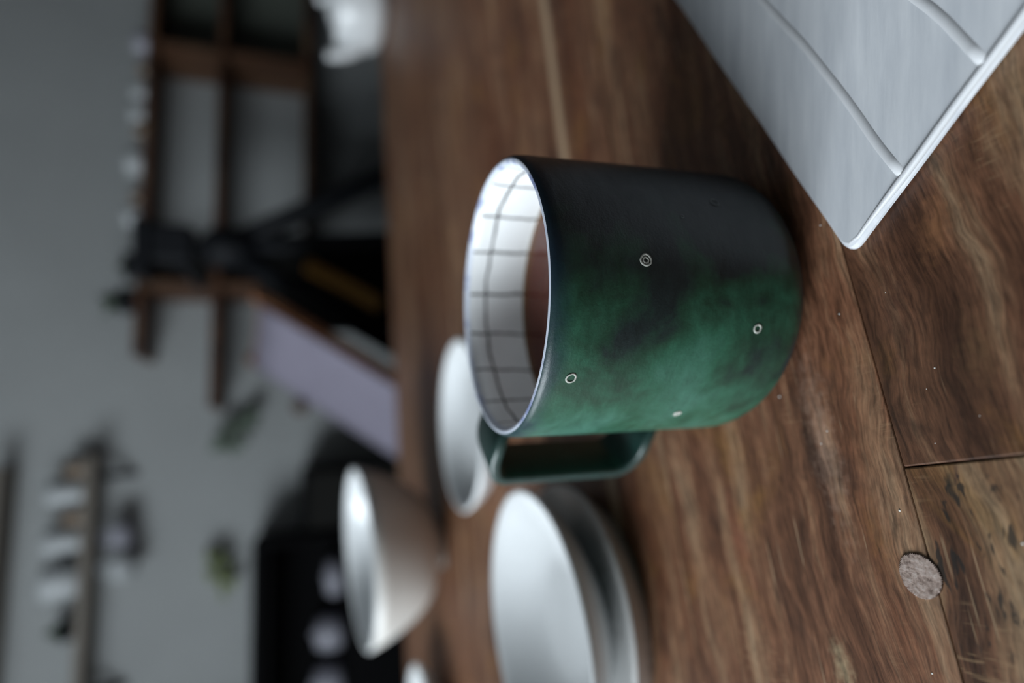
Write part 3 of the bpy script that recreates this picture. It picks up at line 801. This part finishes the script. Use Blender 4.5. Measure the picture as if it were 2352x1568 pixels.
bar(bm, f0 - org, f1 - org, 0.03, 0.03); mesh_obj('crossbar', bm, M['pale_wood'], chair)
for Tp, ft in ((TR, fl[0]), (TL, fl[1])):
    mid = Tp.lerp(ft, 0.42); hx = (Tp.x - ft.x)
    rear = Vector((Tp.x - hx * 0.12, mid.y + 0.02, FLOOR_Z + 0.018))
    bm = bmesh.new(); bar(bm, mid - org, rear - org, 0.032, 0.022); mesh_obj('leg', bm, M['pale_wood'], chair)
bm = bmesh.new(); grid = []
side = (TR - TL).normalized()
nrm = (BL - TL).cross(TR - TL).normalized()
if nrm.z < 0: nrm = -nrm
for i in range(19):
    t = i / 18; row = []
    Lp = TL.lerp(f1, t); Rp = TR.lerp(f0, t)
    for j in range(9):
        q = Lp.lerp(Rp, 0.02 + 1.0 * j / 8)
        sag = 0.10 * math.sin(PI * t) - 0.02 * math.sin(PI * t) * math.sin(PI * j / 8)
        row.append(q - nrm * sag * 0.0 + nrm * (0.018 if t in (0, 1) else 0.018) - org - Vector((0, 0, 0.035 * math.sin(PI * t) * math.sin(PI * j / 8))))
    grid.append(row)
top = [[bm.verts.new(p + nrm * 0.003) for p in r] for r in grid]; bot = [[bm.verts.new(p - nrm * 0.003) for p in r] for r in grid]
for i in range(18):
    for j in range(8):
        bm.faces.new((top[i][j], top[i][j + 1], top[i + 1][j + 1], top[i + 1][j])); bm.faces.new((bot[i][j], bot[i + 1][j], bot[i + 1][j + 1], bot[i][j + 1]))
for i in range(18):
    for j in (0, 8): bm.faces.new((top[i][j], top[i + 1][j], bot[i + 1][j], bot[i][j]))
for j in range(8):
    for i in (0, 18): bm.faces.new((top[i][j], top[i][j + 1], bot[i][j + 1], bot[i][j]))
mesh_obj('sling', bm, M['lilac'], chair, True)

# ------------------------------------------------------------------ black cabinet with grey jars, left
CO = 0.18
ar, _ = at_wall(600, 1243, CO); _, zt = at_wall(578, 1300, CO)
ar2, _ = at_wall(720, 1072, CO - 0.02); _, zt2 = at_wall(692, 1150, CO - 0.02)
al = ar - 0.62
cab = thing('cabinet', 'tall black cabinet with an open niche of grey jars against the back wall', 'cabinet', (0, 0, 0), ROOM_ROT)
cf, cb = WALL_B - CO, WALL_B - 0.016
_, zsh = at_wall(786, 1400, CO / 2)
zn = zsh + 0.19
box_obj('side_panel', (ar - 0.02, ar, cf, cb, FLOOR_Z, zt - 0.02), M['black'], cab, 0.002)
box_obj('side_panel', (al, al + 0.02, cf, cb, FLOOR_Z, zt - 0.02), M['black'], cab, 0.002)
box_obj('top_panel', (al, ar, cf, cb, zt - 0.02, zt), M['black'], cab, 0.002)
box_obj('back_panel', (al + 0.02, ar - 0.02, cb - 0.012, cb, FLOOR_Z, zt - 0.02), M['black'], cab, 0.001)
box_obj('niche_shelf', (al + 0.02, ar - 0.02, cf + 0.002, cb - 0.012, zsh - 0.018, zsh), M['black'], cab, 0.001)
box_obj('niche_top', (al + 0.02, ar - 0.02, cf + 0.002, cb - 0.012, zn, zn + 0.016), M['black'], cab, 0.001)
hw_ = (al + ar) / 2
for x0, x1, kx in ((al + 0.022, hw_ - 0.001, hw_ - 0.03), (hw_ + 0.001, ar - 0.022, hw_ + 0.03)):
    dr = box_obj('door', (x0, x1, cf - 0.004, cf + 0.016, FLOOR_Z + 0.06, zsh - 0.022), M['black'], cab, 0.002)
    bm = lathe([(0, 0.018), (0.009, 0.016), (0.01, 0.01), (0.004, 0.006), (0.004, 0.0)], 16)
    kb = mesh_obj('knob', bm, M['black_metal'], dr, True, (kx, cf - 0.004, zsh - 0.2)); kb.rotation_euler = (PI / 2, 0, 0)
if zt - 0.022 > zn + 0.03:
    box_obj('drawer', (al + 0.022, ar - 0.022, cf - 0.004, cf + 0.016, zn + 0.018, zt - 0.022), M['black'], cab, 0.002)
for py, r, h, lab in ((1322, 0.058, 0.052, 'low grey jar in the cabinet niche beside its right side panel'),
                      (1450, 0.050, 0.085, 'taller grey jar in the middle of the cabinet niche'),
                      (1565, 0.052, 0.090, 'tallest grey jar in the cabinet niche')):
    a, _ = at_wall(760, py, CO / 2)
    t = thing('jar', lab, 'jar', RM(a, WALL_B - CO / 2, zsh), ROOM_ROT)
    mesh_obj('body', lathe([(0, 0), (r * 0.8, 0), (r * 0.95, h * 0.1), (r, h * 0.45), (r * 0.92, h * 0.72), (r * 0.8, h * 0.8), (0, h * 0.8)], 36), M['grey_ceramic'], t, True)
    mesh_obj('lid', lathe([(0, h), (r * 0.18, h * 0.98), (r * 0.16, h * 0.92), (r * 0.8, h * 0.86), (r * 0.82, h * 0.8), (0, h * 0.8)], 36), M['grey_ceramic'], t, True)
low = thing('speaker_cabinet', 'lower black box standing on the floor beside the tall black cabinet', 'cabinet', (0, 0, 0), ROOM_ROT)
lf = WALL_B - CO + 0.02
box_obj('body', (ar + 0.004, ar2, lf, WALL_B - 0.02, FLOOR_Z, zt2), M['black'], low, 0.006, 3)
box_obj('front_cloth', (ar + 0.02, ar2 - 0.016, lf - 0.008, lf + 0.004, FLOOR_Z + 0.03, zt2 - 0.02), M['black_cloth'], low, 0.003)

# ------------------------------------------------------------------ wall shelves with cups, upper left
SO = 0.10
asr, zsv = at_wall(206, 1045, SO)
_, z1_ = at_wall(190, 1300, SO)
wsh = thing('wall_shelf', 'thin brown wall shelf carrying white cups above the black cabinet', 'shelf', (0, 0, 0), ROOM_ROT)
box_obj('board', (asr - 0.95, asr, WALL_B - SO, WALL_B, z1_ - 0.011, z1_ + 0.011), M['grey_wood'], wsh, 0.002)
for da in (0.06, 0.62):
    bm = bmesh.new(); pts = [(asr - da, WALL_B - 0.005, z1_ - 0.011), (asr - da, WALL_B - 0.005, z1_ - 0.09), (asr - da, WALL_B - SO * 0.8, z1_ - 0.013)]
    tube(bm, fillet(pts[::-1], 0.03, 5)[::-1] if False else [pts[1], (asr - da, WALL_B - 0.03, z1_ - 0.06), pts[2]], 0.006, 8)
    tube(bm, [pts[0], pts[1]], 0.006, 8)
    mesh_obj('bracket', bm, M['black_metal'], wsh, True)
zst = z1_ + 0.011
for py, r, h, mat, lab in ((1078, 0.026, 0.050, 'brown_ceramic', 'small brown cup at the free end of the thin wall shelf'),
                           (1132, 0.034, 0.090, 'ceramic_dim', 'tall white cup second from the free end of the thin wall shelf'),
                           (1190, 0.024, 0.050, 'brown_ceramic', 'small brown cup between two tall white cups on the thin wall shelf'),
                           (1243, 0.034, 0.090, 'ceramic_dim', 'tall white cup fourth from the free end of the thin wall shelf'),
                           (1335, 0.050, 0.085, 'ceramic_dim', 'widest white cup on the thin wall shelf beside the potted plant')):
    a, _ = at_wall(130, py, 0.052)
    cup_at(a, WALL_B - 0.052, zst, r, h, mat, lab, handle=False)
a, _ = at_wall(130, 1448, 0.05)
potted(a, WALL_B - 0.05, zst, 0.032, 0.04, 9, 0.05, 'small dark green plant on the thin wall shelf', seed=8, w=0.012)
# cups hanging under the shelf from hooks
for py, r, h, mat, lab in ((1305, 0.036, 0.060, 'ceramic_dim', 'white cup hanging on a hook under the thin wall shelf'),
                           (1232, 0.030, 0.055, 'grey_ceramic', 'grey cup hanging on a hook under the thin wall shelf')):
    a, _ = at_wall(262, py, 0.065)
    t = cup_at(a, WALL_B - 0.065, z1_ - 0.011 - 0.026 - r * 1.55, r, h, mat, lab)
    t.rotation_euler = (0, -PI / 2, ROOM_ROT)
    t.location = RM(a + h * 0.55, WALL_B - 0.065, z1_ - 0.011 - 0.018 - r * 1.45)
    bm = bmesh.new(); hx = asr * 0 + a
    tube(bm, [(hx, WALL_B - 0.065, z1_ - 0.010), (hx, WALL_B - 0.065, z1_ - 0.030), (hx, WALL_B - 0.058, z1_ - 0.036), (hx, WALL_B - 0.050, z1_ - 0.030)], 0.0022, 8)
    mesh_obj('hook', bm, M['black_metal'], wsh, True)
ash, zsh2 = at_wall(14, 1060, SO)
wsh2 = thing('wall_shelf', 'upper wall shelf over the one with the white cups', 'shelf', (0, 0, 0), ROOM_ROT)
box_obj('board', (asr - 0.95, asr - 0.02, WALL_B - SO, WALL_B, zsh2 + 0.01, zsh2 + 0.035), M['grey_wood'], wsh2, 0.002)
for da in (0.08, 0.64):
    bm = bmesh.new()
    tube(bm, [(asr - da, WALL_B - 0.004, zsh2 + 0.035), (asr - da, WALL_B - 0.004, zsh2 + 0.1)], 0.006, 8)
    tube(bm, [(asr - da, WALL_B - 0.004, zsh2 + 0.098), (asr - da, WALL_B - SO * 0.8, zsh2 + 0.034)], 0.006, 8)
    mesh_obj('bracket', bm, M['black_metal'], wsh2, True)

# ------------------------------------------------------------------ dried sprigs and a peg on the wall
def sprig(px0, py0, px1, py1, label, mat, n, L, w, seed):
    a0, z0 = at_wall(px0, py0, 0.02); a1, z1 = at_wall(px1, py1, 0.035)
    t = thing('dried_sprig', label, 'sprig', RM(a0, WALL_B, z0), ROOM_ROT)
    bm = bmesh.new(); tube(bm, bezier((0, -0.004, 0), ((a1 - a0) * 0.4, -0.03, (z1 - z0) * 0.3), (a1 - a0, -0.04, z1 - z0), 10), 0.004, 8)
    mesh_obj('stem', bm, M['twig'], t, True)
    rnd = random.Random(seed)
    for i in range(n):
        s = 0.35 + 0.65 * i / n
        c = Vector(((a1 - a0) * s, -0.035 - 0.01 * rnd.random(), (z1 - z0) * s))
        d = Vector((rnd.uniform(-1, 1), rnd.uniform(-0.4, 0.05), rnd.uniform(-1, 0.5))).normalized()
        bm = bmesh.new(); bmesh.ops.create_icosphere(bm, subdivisions=2, radius=1.0)
        q = d.to_track_quat('Z', 'Y').to_matrix()
        for vv in bm.verts: vv.co = c + d * L * 0.5 + q @ Vector((vv.co.x * w, vv.co.y * w * 0.4, vv.co.z * L * 0.5))
        mesh_obj('leaf', bm, M[mat], t, True)
sprig(590, 915, 522, 1030, 'dark grey-green dried sprig pinned to the wall above the deck chair', 'sage', 16, 0.055, 0.018, 2)
sprig(478, 1255, 510, 1345, 'pale green sprig pinned to the wall over the tall black cabinet', 'pale_leaf', 14, 0.05, 0.018, 6)
a, z = at_wall(690, 935, 0.02)
pg = thing('wall_peg', 'small round brown wooden peg on the wall beside the lilac chair', 'peg', RM(a, WALL_B, z), ROOM_ROT)
for nm, pr in (('stem', [(0.008, 0), (0.008, 0.03), (0, 0.03)]), ('knob', [(0.008, 0.022), (0.02, 0.03), (0.024, 0.042), (0.018, 0.053), (0, 0.056)])):
    o = mesh_obj(nm, lathe(pr, 20), M['twig'], pg, True); o.rotation_euler = (PI / 2, 0, 0)
